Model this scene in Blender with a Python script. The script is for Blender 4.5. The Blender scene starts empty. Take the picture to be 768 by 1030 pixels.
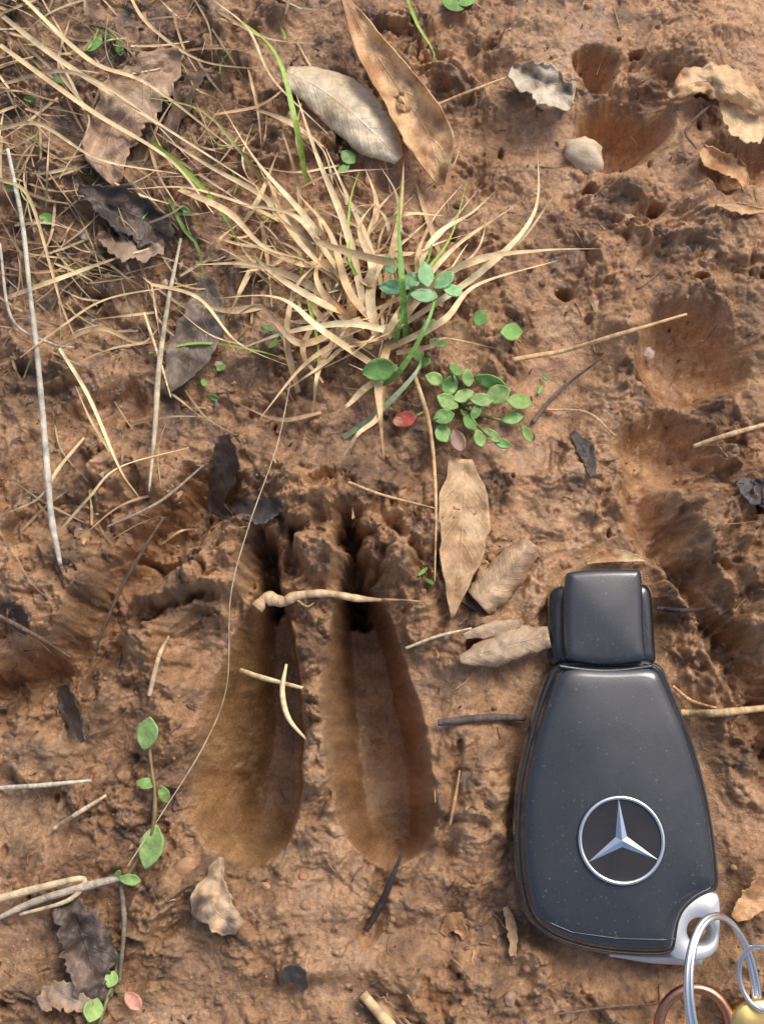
import bpy, math, random, bmesh
import numpy as np
from mathutils import Vector
from mathutils.bvhtree import BVHTree
S=0.02                      # 1 modelling unit = 2 cm
rng=np.random.RandomState(7); random.seed(7)
scene=bpy.context.scene
# ------------------------------------------------------------ camera maths
T=math.radians(12); D=12.4; FP=1240.0
Fv=np.array([0,math.sin(T),-math.cos(T)]); Uv=np.array([0,math.cos(T),math.sin(T)]); C=-Fv*D
def P(px,py,z=0.0):
    px=np.asarray(px,float); py=np.asarray(py,float)
    a=(px-384)/FP; b=-(py-515)/FP
    dx=a; dy=b*Uv[1]+Fv[1]; dz=b*Uv[2]+Fv[2]
    t=(z-C[2])/dz
    return C[0]+t*dx, C[1]+t*dy
def proj(x,y,z=0.0):
    vx=x-C[0]; vy=y-C[1]; vz=z-C[2]
    d=np.maximum(vy*Fv[1]+vz*Fv[2],0.5)
    return 384+FP*vx/d, 515-FP*(vy*Uv[1]+vz*Uv[2])/d
def lin(r,g,b):
    o=[]
    for c in (r,g,b):
        c/=255.0
        o.append(c/12.92 if c<=0.04045 else ((c+0.055)/1.055)**2.4)
    return np.array(o)
# ------------------------------------------------------------ noise
def perlin(x,y,seed):
    r=np.random.RandomState(seed); a=r.rand(256,256)*2*np.pi
    gx=np.cos(a); gy=np.sin(a)
    xi=np.floor(x).astype(int); yi=np.floor(y).astype(int)
    xf=x-xi; yf=y-yi
    u=xf*xf*xf*(xf*(xf*6-15)+10); v=yf*yf*yf*(yf*(yf*6-15)+10)
    def g(i,j,dx,dy):
        I=(xi+i)&255; J=(yi+j)&255
        return gx[I,J]*dx+gy[I,J]*dy
    n00=g(0,0,xf,yf); n10=g(1,0,xf-1,yf); n01=g(0,1,xf,yf-1); n11=g(1,1,xf-1,yf-1)
    return 1.5*((n00*(1-u)+n10*u)*(1-v)+(n01*(1-u)+n11*u)*v)
def fbm(x,y,seed,o=4):
    s=0;a=1;f=1;t=0
    for i in range(o):
        s=s+a*perlin(x*f+17*i,y*f-9*i,seed+i); t+=a; a*=.5; f*=2.03
    return s/t
def sst(a,b,x):
    t=np.clip((x-a)/(b-a),0,1); return t*t*(3-2*t)
def segdist(px,py,pts):
    best=np.full(px.shape,1e9)
    for (x0,y0),(x1,y1) in zip(pts[:-1],pts[1:]):
        dx=x1-x0;dy=y1-y0
        t=np.clip(((px-x0)*dx+(py-y0)*dy)/(dx*dx+dy*dy),0,1)
        best=np.minimum(best,np.hypot(px-x0-t*dx,py-y0-t*dy))
    return best
def ell(px,py,cx,cy,rx,ry,a=0):
    a=math.radians(a); c=math.cos(a); s=math.sin(a)
    X=(px-cx)*c+(py-cy)*s; Y=-(px-cx)*s+(py-cy)*c
    return np.sqrt((X/rx)**2+(Y/ry)**2)
# ------------------------------------------------------------ ground grid
step=0.0115
def axis(a,b):
    f=np.arange(a,b,step); e=[];d=step
    q=0
    while q<480:
        d*=1.3; q+=d; e.append(q)
    e=np.array(e)
    return np.concatenate([(a-e)[::-1],f,f[-1]+e])
ax=axis(-4.5,4.5); ay=axis(-5.1,6.15)
X,Y=np.meshgrid(ax,ay)
PX,PY=proj(X,Y)
far=sst(6.5,12,np.hypot(X,Y))
wx=fbm(X*1.3,Y*1.3,11,2); wy=fbm(X*1.3+40,Y*1.3,12,2)
w2x=fbm(X*5,Y*5,13,3); w2y=fbm(X*5+40,Y*5,14,3)
QX=PX+wx*16+w2x*4; QY=PY+wy*16+w2y*4
BX=PX+wx*14+w2x*1.5; BY=PY+wy*14+w2y*1.5
def billow(f,seed,wa=0.0):
    return np.abs(perlin(X*f+wa*wx,Y*f+wa*wy,seed))
def bowl(cx,cy,rx,ry,a,dep,p=3):
    d=ell(BX,BY,cx,cy,rx,ry,a)
    return -dep*(.4*(1-sst(0,.9,d))+.6*(1-sst(.55,1.08,d)))
def hump(cx,cy,rx,ry,a,h):
    d=ell(QX,QY,cx,cy,rx,ry,a)
    return h*np.exp(-d*d)
def knob(cx,cy,rx,ry,a,h):
    d=ell(QX,QY,cx,cy,rx,ry,a)
    return h*sst(1.12,.5,d)
M=np.zeros_like(X)
def toe(ys,Ls,Rs,Ds,dep,kind):
    qx=PX+w2x*3+wx*4; qy=PY+w2y*3+wy*5
    L=np.interp(qy,ys,Ls);R=np.interp(qy,ys,Rs);Dd=np.interp(qy,ys,Ds);Hh=np.interp(qy,ys,dep,left=0,right=0)
    t=np.where(qx<Dd,(Dd-qx)/np.maximum(Dd-L,1),(qx-Dd)/np.maximum(R-Dd,1))
    left=(qx<Dd)
    if kind==0:
        pl=.5*sst(1.1,.6,t)+.5*sst(.78,.12,t+w2x*.12); pr=sst(1.1,.6,t)
    else:
        pl=sst(1.1,.42,t); pr=sst(1.1,.5,t)
    prof=np.where(left,pl,pr)
    ins=sst(1.12,.86,t)*np.clip(Hh/.35,0,1)
    return -Hh*prof, ins, t
d1,in1,t1=toe([568,590,620,660,700,750,790,820,845,862,876],[266,260,248,229,213,200,194,196,206,222,244],[274,280,291,299,304,306,305,300,290,276,260],
              [269,270,272,276,279,279,275,269,263,258,255],[0,.55,.82,1.02,1.16,1.26,1.24,1.14,.9,.5,0],0)
d2,in2,t2=toe([574,594,615,650,700,750,790,820,845,862,876],[348,342,337,330,328,331,336,342,353,368,388],[364,374,388,402,416,428,434,436,431,419,402],
              [355,358,363,369,376,382,387,391,394,396,397],[0,.55,.82,1.04,1.16,1.18,1.14,1.04,.8,.42,0],1)
ins=np.maximum(in1,in2)
M+=hump(316,690,14,120,-3,.12)
M+=knob(298,510,30,24,0,.4)+knob(338,503,26,20,10,.28)+knob(390,562,34,24,35,.28)+knob(318,556,24,30,0,.26)+knob(318,610,14,26,0,.08)
M+=knob(246,545,26,26,-20,.26)+knob(222,580,36,24,-40,.36)+knob(172,596,42,28,-20,.42)+hump(160,690,32,70,0,.2)+knob(148,648,28,22,0,.2)+hump(168,760,20,34,8,.12)
M+=hump(457,690,16,90,-6,.14)+knob(200,545,60,20,-25,.2)+knob(426,636,18,30,-6,.16)+knob(420,530,30,20,20,.18)
M+=hump(310,912,130,20,0,.1)
for pts,w,dp in (([(262,540),(268,565),(270,600)],8,.85),([(350,524),(353,560),(357,612)],9,1.0),([(300,540),(292,575)],5,.25),
                 ([(385,560),(372,590)],6,.3),([(205,600),(150,625)],6,.35),([(200,560),(215,600)],4,.2),
                 ([(130,560),(180,575)],6,.3),([(400,540),(425,570)],5,.2)):
    d=segdist(PX+w2x*12,PY+w2y*12,pts); M-=dp*np.exp(-(d/w)**2)
d=segdist(BX,BY,[(-10,705),(60,672),(100,640),(130,590),(215,495)]); M-=.62*sst(42,4,d)
M+=knob(60,590,56,40,-30,.24)+knob(40,765,56,30,0,.14)+knob(120,480,40,20,-30,.16)
d=segdist(BX,BY,[(0,650),(60,690)]); M-=.2*sst(28,4,d)
d=segdist(BX,BY,[(5,500),(60,440),(130,400)]); M-=.2*sst(24,4,d)
M+=bowl(694,362,60,54,0,.66)+bowl(668,455,56,42,15,.56)
M+=hump(628,330,22,50,0,.14)+hump(750,415,36,20,-20,.24)+hump(608,440,18,44,0,.1)+hump(700,294,60,18,0,.16)+hump(765,350,18,50,0,.16)
M+=bowl(622,140,50,40,0,.74)+bowl(602,78,28,22,0,.5)+bowl(735,175,44,30,0,.45)+bowl(660,95,40,26,0,.25)
M+=hump(555,50,50,30,0,.16)+hump(692,55,44,28,0,.2)+hump(685,150,20,44,0,.2)+hump(705,215,60,20,0,.14)+hump(560,110,30,18,0,.12)+hump(735,20,40,20,0,.16)
d=segdist(BX,BY,[(640,495),(668,545),(705,605),(752,690),(775,760)]); M-=.42*sst(30,4,d)
blk=sst(1.1,.86,ell(QX,QY,768,560,88,88,0)); M+=.42*blk
d=segdist(QX,QY,[(768,490),(722,540),(738,610)]); M-=.22*sst(16,3,d)*blk
M+=knob(205,885,26,20,0,.14)+hump(100,930,50,40,0,-.2)+hump(470,880,20,60,10,.1)+hump(400,965,80,20,0,.14)+hump(480,990,40,20,0,.12)+hump(40,870,60,24,0,.1)
d=segdist(QX,QY,[(405,860),(385,905),(368,935)]); M-=.14*sst(12,2,d)
d=segdist(QX,QY,[(455,760),(460,800),(450,850)]); M-=.12*sst(12,2,d)
M+=hump(350,330,130,80,0,.16)
for (hx,hy,hr,hd) in ((702,282,9,.5),(642,378,7,.35),(655,225,8,.35),(560,300,8,.25),(765,280,7,.3),(480,655,10,.3),(640,70,9,.4),(700,100,9,.4),(590,200,8,.3)):
    M+=bowl(hx,hy,hr,hr*.8,0,hd)
for a,b,c,e in rng.rand(60,4):
    hx=a*768; hy=b*1030
    if 180<hx<450 and 590<hy<890: continue
    x0,y0=P(hx,hy); j0,j1=np.searchsorted(ax,[x0-.2,x0+.2]); i0,i1=np.searchsorted(ay,[y0-.2,y0+.2])
    r=.03+.05*c; dd=np.hypot((X[i0:i1,j0:j1]-x0)*(1+e),Y[i0:i1,j0:j1]-y0)+w2x[i0:i1,j0:j1]*.05
    M[i0:i1,j0:j1]-=(.05+.10*e)*sst(r,r*.2,dd)
smooth=np.clip(ins+.85*sst(1.05,.7,ell(BX,BY,694,362,60,54))+.75*sst(1.05,.7,ell(BX,BY,668,455,56,42))+.6*sst(1.05,.6,ell(BX,BY,622,140,50,40))
      +.5*sst(1.2,.6,ell(QX,QY,330,945,120,60))+.5*sst(1.2,.5,ell(QX,QY,560,440,70,120))+.6*sst(.02,.3,fbm(X*.9+5,Y*.9,62,2)),0,1)
patch=sst(-.3,.35,fbm(X*.8,Y*.8,61,3))
tr=sst(480,620,PX)*sst(260,140,PY)
rim=np.clip(sst(1.25,.8,ell(QX,QY,290,560,175,85))+sst(1.2,.8,ell(QX,QY,730,600,70,150))+.6*sst(1.2,.8,ell(QX,QY,90,620,110,110)),0,1)*(1-ins)
smooth=smooth*(1-.6*rim)
rough=(1-smooth*.95)*(.35+.75*patch)*(1-.35*tr)*(1-rim*.9)+rim*.9*1.05*(1-ins)
pn=fbm(X*1.5+.5*wx,Y*1.5+.5*wy,201,4); pn2=fbm(X*3.3+.5*wx,Y*3.3,211,4)
ped=.10*sst(-.05,.07,pn)+.07*sst(.08,.16,pn)+.055*sst(-.03,.05,pn2)+.035*sst(.13,.19,pn2)
det=.13*billow(1.7,21,1.0)+.11*billow(3.6,22,1.2)+.055*billow(8,23,1.5)+.028*billow(17,24,2)+.013*billow(36,25,2)
det+=.05*fbm(X*3,Y*3,30,4)
streak=(perlin(X*9+w2x*1.2,Y*1.3,71)*.020+perlin(X*20+w2x*1.5,Y*3,72)*.007)*ins*sst(790,640,PY)
fine=.008*perlin(X*14,Y*14,81)+.006*perlin(X*30,Y*30,82)
H=.25*fbm(X*.45,Y*.45,5,3)+M+(det+ped)*rough+.06*fbm(X*2,Y*2,33,3)*smooth+fine*(1-.3*smooth)
H+=d1+d2+streak+.05*perlin(X*2.6,Y*2.4,85)*ins+.022*perlin(X*6,Y*6,86)*ins+.01*billow(14,87)*ins
kd=segdist(PX,PY,[(605,600),(612,700)]); kd2=segdist(PX,PY,[(612,760),(622,880),(640,900)])
km=np.maximum(sst(66,42,kd),sst(120,90,kd2))
H=np.where(km>0,H*(1-km)+np.minimum(H*.4,.0)*km-.02*km,H)
for k in range(4200):
    px=rng.rand()*800-16; py=rng.rand()*1060-15
    if 190<px<440 and 600<py<880 and rng.rand()<.97: continue
    if 510<px<725 and 575<py<965: continue
    r=.012+.055*rng.rand()**3.2
    x0,y0=P(px,py)
    if rng.rand()>.12+.5*(1 if perlin(np.array([x0*1.1]),np.array([y0*1.1]),44)[0]>0 else .0): continue
    j0,j1=np.searchsorted(ax,[x0-r*1.5,x0+r*1.5]); i0,i1=np.searchsorted(ay,[y0-r*1.5,y0+r*1.5])
    if i1<=i0 or j1<=j0: continue
    dd=np.hypot(X[i0:i1,j0:j1]-x0,Y[i0:i1,j0:j1]-y0)+w2x[i0:i1,j0:j1]*r*1.4
    q=np.sqrt(np.clip(1-(dd/r)**2,0,1)); H[i0:i1,j0:j1]+=q*r*.8
H*=(1-.3*far)
def Hs(x,y):
    x=np.asarray(x,float);y=np.asarray(y,float)
    j=np.clip(np.searchsorted(ax,x)-1,0,len(ax)-2); i=np.clip(np.searchsorted(ay,y)-1,0,len(ay)-2)
    u=(x-ax[j])/(ax[j+1]-ax[j]); v=(y-ay[i])/(ay[i+1]-ay[i])
    return (H[i,j]*(1-u)+H[i,j+1]*u)*(1-v)+(H[i+1,j]*(1-u)+H[i+1,j+1]*u)*v
def GP(px,py):
    z=0.0
    for _ in range(4):
        x,y=P(px,py,z); z=Hs(x,y)
    return x,y,z
# ---- colour
cl_light=lin(222,176,130); cl_mid=lin(184,137,94); cl_dark=lin(118,84,55); humus=lin(86,68,54); orange=lin(226,172,124); olive=lin(170,132,84)
def mix(a,b,t): return a*(1-t[...,None])+b*t[...,None]
n1=sst(-.4,.4,fbm(X*.7,Y*.7,91,4)); n2=sst(-.3,.35,fbm(X*3.1,Y*3.1,95,4)); n3=fbm(X*12,Y*12,99,3)
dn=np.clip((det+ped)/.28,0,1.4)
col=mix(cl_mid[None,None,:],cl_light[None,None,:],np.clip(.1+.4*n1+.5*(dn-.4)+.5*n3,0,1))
col=mix(col,cl_dark[None,None,:],np.clip(.75*sst(.4,1,n2)*(1-.6*n1)+.3*(1-sst(0,.5,dn)),0,1)*(1-.6*smooth))  # low detail darkened: wet clay patches plus crevice shade painted into the colour
ur=sst(430,640,PX)*sst(420,150,PY); col=mix(col,orange[None,None,:],.35*ur)
ul=sst(330,120,PX+wx*60)*sst(520,200,PY+wy*60); col=mix(col,humus[None,None,:],np.clip(ul*(.2+.5*n2),0,1))
hs=sst(.12,.32,fbm(X*1.9+9,Y*1.9,131,4)); col=mix(col,humus[None,None,:],.5*hs*(1-smooth))
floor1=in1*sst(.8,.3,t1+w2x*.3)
col=mix(col,olive[None,None,:],.5*np.clip(in1,0,1)); col=mix(col,lin(128,92,60)[None,None,:],np.clip((.55*in2+.45*floor1)*(1+.9*n3+.6*(n2-.5)),0,1))  # toe floors: wet mud tone plus shade of the hollows put into the colour
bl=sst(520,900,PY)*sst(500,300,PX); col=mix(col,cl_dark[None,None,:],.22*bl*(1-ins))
gs=sst(.3,.42,fbm(X*7,Y*7,151,2)); col=mix(col,lin(76,72,70)[None,None,:],.4*gs*(1-smooth))
wm=sst(-.1,.35,fbm(X*1.2,Y*1.2,161,4)+.15*w2x)
col=col*(1+.2*n3[...,None])*(1-.2*wm[...,None])
wet=np.clip(.5+.4*smooth+.6*wm-.3*np.clip(dn-.5,0,1),0,1.1)
ny,nx=X.shape
def grid_mesh(name,co,ny,nx):
    me=bpy.data.meshes.new(name)
    idx=np.arange(ny*nx).reshape(ny,nx)
    f=np.stack([idx[:-1,:-1],idx[:-1,1:],idx[1:,1:],idx[1:,:-1]],-1).reshape(-1,4)
    me.vertices.add(ny*nx); me.vertices.foreach_set('co',co.astype(np.float32).ravel())
    me.loops.add(f.size); me.loops.foreach_set('vertex_index',f.ravel().astype(np.int32))
    me.polygons.add(len(f)); me.polygons.foreach_set('loop_start',np.arange(0,f.size,4,dtype=np.int32))
    me.update(calc_edges=True); me.polygons.foreach_set('use_smooth',np.ones(len(f),bool)); return me
gm=grid_mesh('ground',np.stack([X,Y,H],-1),ny,nx)
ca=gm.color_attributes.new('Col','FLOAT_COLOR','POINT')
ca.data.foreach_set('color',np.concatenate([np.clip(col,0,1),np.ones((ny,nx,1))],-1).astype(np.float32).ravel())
wa=gm.attributes.new('Wet','FLOAT','POINT'); wa.data.foreach_set('value',wet.astype(np.float32).ravel())
ground=bpy.data.objects.new('ground',gm); scene.collection.objects.link(ground); ground.scale=(S,S,S)
# ------------------------------------------------------------ materials
class N:
    def __init__(s,name):
        s.m=bpy.data.materials.new(name); s.m.use_nodes=True; s.t=s.m.node_tree; s.n=s.t.nodes; s.b=s.n['Principled BSDF']
    def new(s,t,**k):
        n=s.n.new(t)
        for a,v in k.items(): setattr(n,a,v)
        return n
    def l(s,a,b): s.t.links.new(a,b)
    def noise(s,scale,detail=4,vec=None,rough=.5):
        n=s.new('ShaderNodeTexNoise'); n.inputs['Scale'].default_value=scale; n.inputs['Detail'].default_value=detail; n.inputs['Roughness'].default_value=rough
        if vec is None:
            if not hasattr(s,'tc'): s.tc=s.new('ShaderNodeTexCoord')
            vec=s.tc.outputs['Object']
        s.l(vec,n.inputs['Vector']); return n
    def mr(s,src,a,b,c,d):
        n=s.new('ShaderNodeMapRange'); s.l(src,n.inputs[0])
        for i,v in enumerate((a,b,c,d)): n.inputs[i+1].default_value=v
        return n.outputs[0]
    def mul(s,colsrc,fac):
        n=s.new('ShaderNodeVectorMath',operation='SCALE'); s.l(colsrc,n.inputs[0]); s.l(fac,n.inputs['Scale']); return n.outputs[0]
    def bump(s,h,strength,dist,prev=None):
        n=s.new('ShaderNodeBump'); n.inputs['Distance'].default_value=dist*S
        if isinstance(strength,(int,float)): n.inputs['Strength'].default_value=strength
        else: s.l(strength,n.inputs['Strength'])
        s.l(h,n.inputs['Height'])
        if prev is not None: s.l(prev,n.inputs['Normal'])
        return n.outputs[0]
    def attr(s,nm):
        n=s.new('ShaderNodeAttribute'); n.attribute_name=nm; return n
def mud():
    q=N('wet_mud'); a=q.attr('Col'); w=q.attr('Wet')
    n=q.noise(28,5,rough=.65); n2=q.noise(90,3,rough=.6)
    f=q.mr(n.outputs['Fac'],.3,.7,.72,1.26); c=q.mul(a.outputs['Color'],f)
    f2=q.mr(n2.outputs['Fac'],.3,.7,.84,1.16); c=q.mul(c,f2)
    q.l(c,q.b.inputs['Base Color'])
    r=q.mr(w.outputs['Fac'],0,1,.52,.17)
    ad=q.new('ShaderNodeMath',operation='ADD'); q.l(r,ad.inputs[0]); q.l(q.mr(n2.outputs['Fac'],.3,.7,-.04,.12),ad.inputs[1])
    q.l(ad.outputs[0],q.b.inputs['Roughness'])
    q.b.inputs['Specular IOR Level'].default_value=.85
    st=q.mr(w.outputs['Fac'],.4,1.05,.95,.5)
    b=q.bump(n.outputs['Fac'],st,.035); b=q.bump(n2.outputs['Fac'],st,.016,b); q.l(b,q.b.inputs['Normal'])
    return q.m
MUD=mud(); gm.materials.append(MUD)
def leafmat(name,r=.6,vein=1.0,mott=.35):
    q=N(name); a=q.attr('Col'); uv=q.new('ShaderNodeUVMap'); sp=q.new('ShaderNodeSeparateXYZ'); q.l(uv.outputs[0],sp.inputs[0])
    ab=q.new('ShaderNodeMath',operation='ABSOLUTE'); q.l(sp.outputs[1],ab.inputs[0])
    ma=q.new('ShaderNodeMath',operation='MULTIPLY_ADD'); q.l(ab.outputs[0],ma.inputs[0]); ma.inputs[1].default_value=-.22; q.l(sp.outputs[0],ma.inputs[2])
    m2=q.new('ShaderNodeMath',operation='MULTIPLY'); q.l(ma.outputs[0],m2.inputs[0]); m2.inputs[1].default_value=70
    sn=q.new('ShaderNodeMath',operation='SINE'); q.l(m2.outputs[0],sn.inputs[0])
    v1=q.mr(sn.outputs[0],.8,1,0,.6); v2=q.mr(ab.outputs[0],.0,.05,1,0)
    mx=q.new('ShaderNodeMath',operation='MAXIMUM'); q.l(v1,mx.inputs[0]); q.l(v2,mx.inputs[1])
    n=q.noise(3.5,6,rough=.7); n2=q.noise(22,4)
    c=q.mul(a.outputs['Color'],q.mr(n.outputs['Fac'],.32,.68,1-mott,1+mott*.6)); c=q.mul(c,q.mr(n2.outputs['Fac'],.3,.7,.85,1.12))
    c=q.mul(c,q.mr(mx.outputs[0],0,1,1,1+.1*vein)); q.l(c,q.b.inputs['Base Color'])
    q.b.inputs['Roughness'].default_value=r
    b=q.bump(mx.outputs[0],.5*vein,.012); b=q.bump(n2.outputs['Fac'],.5,.02,b); q.l(b,q.b.inputs['Normal'])
    return q.m
LEAF=leafmat('dry_leaf',.5); GREEN=leafmat('green_leaf',.4,.5,.18)
def plain(name,r,mott=.25,sc=6,bs=.5,bd=.01):
    q=N(name); a=q.attr('Col'); n=q.noise(sc,5,rough=.6)
    q.l(q.mul(a.outputs['Color'],q.mr(n.outputs['Fac'],.3,.7,1-mott,1+mott)),q.b.inputs['Base Color']); q.b.inputs['Roughness'].default_value=r
    n2=q.noise(sc*8,3); q.l(q.bump(n2.outputs['Fac'],bs,bd),q.b.inputs['Normal']); return q.m
STRAW=plain('dry_straw',.45); TWIG=plain('twig_bark',.6,.35,9,.8,.02); STONE=plain('stone',.6,.25,5); LITTER=plain('litter',.45,.3,8)
# ------------------------------------------------------------ mesh builder
class MB:
    def __init__(s): s.v=[];s.f=[];s.c=[];s.uv=[];s.n=0
    def add(s,v,f,c,uv=None):
        v=np.asarray(v,float).reshape(-1,3); s.v.append(v)
        s.f+= [tuple(int(i)+s.n for i in q) for q in f]
        c=np.asarray(c,float)
        if c.ndim==1: c=np.tile(c,(len(v),1))
        s.c.append(c); s.uv.append(np.zeros((len(v),2)) if uv is None else uv); s.n+=len(v)
    def make(s,name,mat,parent=None,solid=0,smooth=True):
        v=np.concatenate(s.v); c=np.concatenate(s.c); uv=np.concatenate(s.uv)
        org=v.mean(0) if parent is None else np.array(parent['org'])
        me=bpy.data.meshes.new(name); me.from_pydata((v-org).tolist(),[],s.f); me.update()
        a=me.color_attributes.new('Col','FLOAT_COLOR','POINT'); a.data.foreach_set('color',np.concatenate([np.clip(c,0,1),np.ones((len(c),1))],1).astype(np.float32).ravel())
        ul=me.uv_layers.new(name='UVMap'); li=np.zeros(len(me.loops),int); me.loops.foreach_get('vertex_index',li)
        ul.data.foreach_set('uv',uv[li].astype(np.float32).ravel())
        me.polygons.foreach_set('use_smooth',np.full(len(me.polygons),smooth))
        me.materials.append(mat); ob=bpy.data.objects.new(name,me); scene.collection.objects.link(ob)
        if parent is None: ob.location=org*S; ob.scale=(S,S,S)
        else: ob.parent=parent
        if solid:
            m=ob.modifiers.new('thick','SOLIDIFY'); m.thickness=solid; m.offset=0
        return ob
def empty(name,org):
    e=bpy.data.objects.new(name,None); scene.collection.objects.link(e); e['org']=list(map(float,org)); e.location=np.array(org)*S; e.scale=(S,S,S); e.empty_display_size=.1; return e
def cat(pts,n):
    p=np.array(pts,float)
    if len(p)==2:
        t=np.linspace(0,1,n)[:,None]; return p[0]*(1-t)+p[1]*t
    q=np.vstack([2*p[0]-p[1],p,2*p[-1]-p[-2]]); out=[]
    for t in np.linspace(0,len(p)-1-1e-6,n):
        i=int(t);u=t-i;a,b,c,d=q[i:i+4]
        out.append(.5*((2*b)+(c-a)*u+(2*a-5*b+4*c-d)*u*u+(-a+3*b-3*c+d)*u**3))
    return np.array(out)
def grid_faces(m,n,wrap=False):
    f=[]
    for i in range(m-1):
        for j in range(n if wrap else n-1):
            k=(j+1)%n; f.append((i*n+j,i*n+k,(i+1)*n+k,(i+1)*n+j))
    return f
def restz(z,k):
    n=len(z); m=np.array([z[max(0,i-k):i+k+1].max() for i in range(n)])
    return np.array([m[max(0,i-k):i+k+1].mean() for i in range(n)])
def path3(pts,n,lift,rest=4):
    p=cat(pts,n); x,y,z=GP(p[:,0],p[:,1]); z=restz(z,rest) if rest else z
    if np.ndim(lift)==0: l=np.full(n,float(lift))
    else: l=np.interp(np.linspace(0,1,n),np.linspace(0,1,len(lift)),lift)
    z=z+l; x,y=P(p[:,0],p[:,1],z); return np.stack([x,y,z],1)
def sm1(a,k):
    for _ in range(k): a=np.convolve(np.pad(a,1,mode='edge'),[.25,.5,.25],'valid')
    return a
def tube(mb,path,rad,col,sides=7,flat=1.0,jit=.12,seed=0):
    n=len(path); r=np.interp(np.linspace(0,1,n),np.linspace(0,1,len(rad)),rad) if np.ndim(rad) else np.full(n,rad)
    rs=np.random.RandomState(seed+n); r=r*(1+jit*sm1(rs.randn(n),2))
    t=np.gradient(path,axis=0); t/=np.linalg.norm(t,axis=1)[:,None]+1e-9
    up=np.array([0,0,1.]); s=np.cross(t,up); s/=np.linalg.norm(s,axis=1)[:,None]+1e-9; u=np.cross(s,t)
    a=np.linspace(0,2*np.pi,sides,endpoint=False)
    v=path[:,None,:]+r[:,None,None]*(np.cos(a)[None,:,None]*s[:,None,:]+flat*np.sin(a)[None,:,None]*u[:,None,:])
    f=grid_faces(n,sides,True); f.append(tuple(range(sides))[::-1]); f.append(tuple((n-1)*sides+i for i in range(sides)))
    c=np.asarray(col,float)*(1+.15*rs.randn(n,1)); c=np.repeat(np.clip(c,0,1),sides,0)
    mb.add(v.reshape(-1,3),f,c)
def blade(mb,path,w,col,twist=0,seed=0,taper=1.0,tipc=None):
    n=len(path); u=np.linspace(0,1,n); rs=np.random.RandomState(seed)
    ww=w*.5*(np.clip(1-u**2.2*taper,0.04,1))*(0.75+.25*np.sin(np.pi*np.clip(u*1.5,0,1)))
    t=np.gradient(path,axis=0); t/=np.linalg.norm(t,axis=1)[:,None]+1e-9
    s=np.cross(t,[0,0,1.]); s/=np.linalg.norm(s,axis=1)[:,None]+1e-9; nn=np.cross(s,t)
    th=twist*(u-.5)+rs.uniform(-.5,.5)
    sd=np.cos(th)[:,None]*s+np.sin(th)[:,None]*nn; nd=-np.sin(th)[:,None]*s+np.cos(th)[:,None]*nn
    V=np.stack([path-sd*ww[:,None],path-nd*ww[:,None]*.35,path+sd*ww[:,None]],1)
    c=np.asarray(col,float)[None,:]*(1+.12*rs.randn(n,1))
    if tipc is not None: c=c*(1-u[:,None])+np.asarray(tipc)[None,:]*u[:,None]
    mb.add(V.reshape(-1,3),grid_faces(n,3),np.repeat(np.clip(c,0,1),3,0))
def leafgeom(mb,spine,widths,col,col2=None,lift=.03,roll=.3,bend=0.0,ripple=.03,edge=.12,seed=0,M_=34,N_=15,hug=True,skew=0,tilt=0):
    rs=np.random.RandomState(seed); sp=cat(spine,M_); u=np.linspace(0,1,M_); v=np.linspace(-1,1,N_)
    w=np.array(widths,float)
    if w.ndim==1: w=np.stack([w,w],1)
    uu=np.linspace(0,1,len(w))
    wl=cat(np.stack([uu*0,w[:,0]],1),M_)[:,1]; wr=cat(np.stack([uu*0,w[:,1]],1),M_)[:,1]
    en=lambda o:1+edge*(perlin(u*6+o,np.full(M_,seed*1.7),seed+3)+.7*perlin(u*17+o,np.full(M_,seed*2.7),seed+4))*2
    wl=np.maximum(wl*en(0),.3); wr=np.maximum(wr*en(50),.3)
    t=np.gradient(sp,axis=0); t/=np.linalg.norm(t,axis=1)[:,None]+1e-9; nrm=np.stack([-t[:,1],t[:,0]],1)
    W=np.where(v[None,:]<0,wl[:,None],wr[:,None])
    rr=roll if np.ndim(roll) else np.full(M_,roll); rr=np.interp(u,np.linspace(0,1,len(rr)),rr) if len(rr)!=M_ else rr
    rr=np.where(np.abs(rr)<.02,.02,rr); th=v[None,:]*rr[:,None]
    off=np.sin(th)/rr[:,None]*W; zz=(1-np.cos(th))/rr[:,None]*W/100.0
    px=sp[:,0][:,None]+nrm[:,0][:,None]*off; py=sp[:,1][:,None]+nrm[:,1][:,None]*off
    gx,gy,gz=GP(px,py)
    A=np.stack([np.ones_like(gx),gx,gy],-1).reshape(-1,3)
    k,_,_,_=np.linalg.lstsq(A,gz.ravel(),rcond=None); base=(A@k).reshape(gz.shape); res=gz-base
    base=base+np.percentile(res,70)
    if rr.mean()<0: zz=zz-zz.min()
    z=base+lift+zz+bend*(u[:,None]-.5)**2*4+tilt*(u[:,None]-.5)+skew*v[None,:]*W/100
    z=z+ripple*(fbm(px/28+seed,py/28,seed+9,3)*2+.5*perlin(px/9,py/9,seed+10))
    if hug: z=np.maximum(z,gz+.012)
    x,y=P(px,py,z)
    c=np.asarray(col,float); c=np.broadcast_to(c,(M_,N_,3)).copy()
    if col2 is not None:
        m=sst(-.15,.25,fbm(px/30+seed*3,py/30,seed+20,3)); c=c*(1-m[...,None])+np.asarray(col2)*m[...,None]
    uvs=np.stack(np.broadcast_arrays(u[:,None],v[None,:]),-1).reshape(-1,2)
    mb.add(np.stack([x,y,z],-1).reshape(-1,3),grid_faces(M_,N_),c.reshape(-1,3),uvs)
def leaf(spine,widths,col,name='dead_leaf',mat=None,solid=.012,**k):
    mb=MB(); leafgeom(mb,spine,widths,col,**k); return mb.make(name,mat or LEAF,solid=solid)
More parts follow.
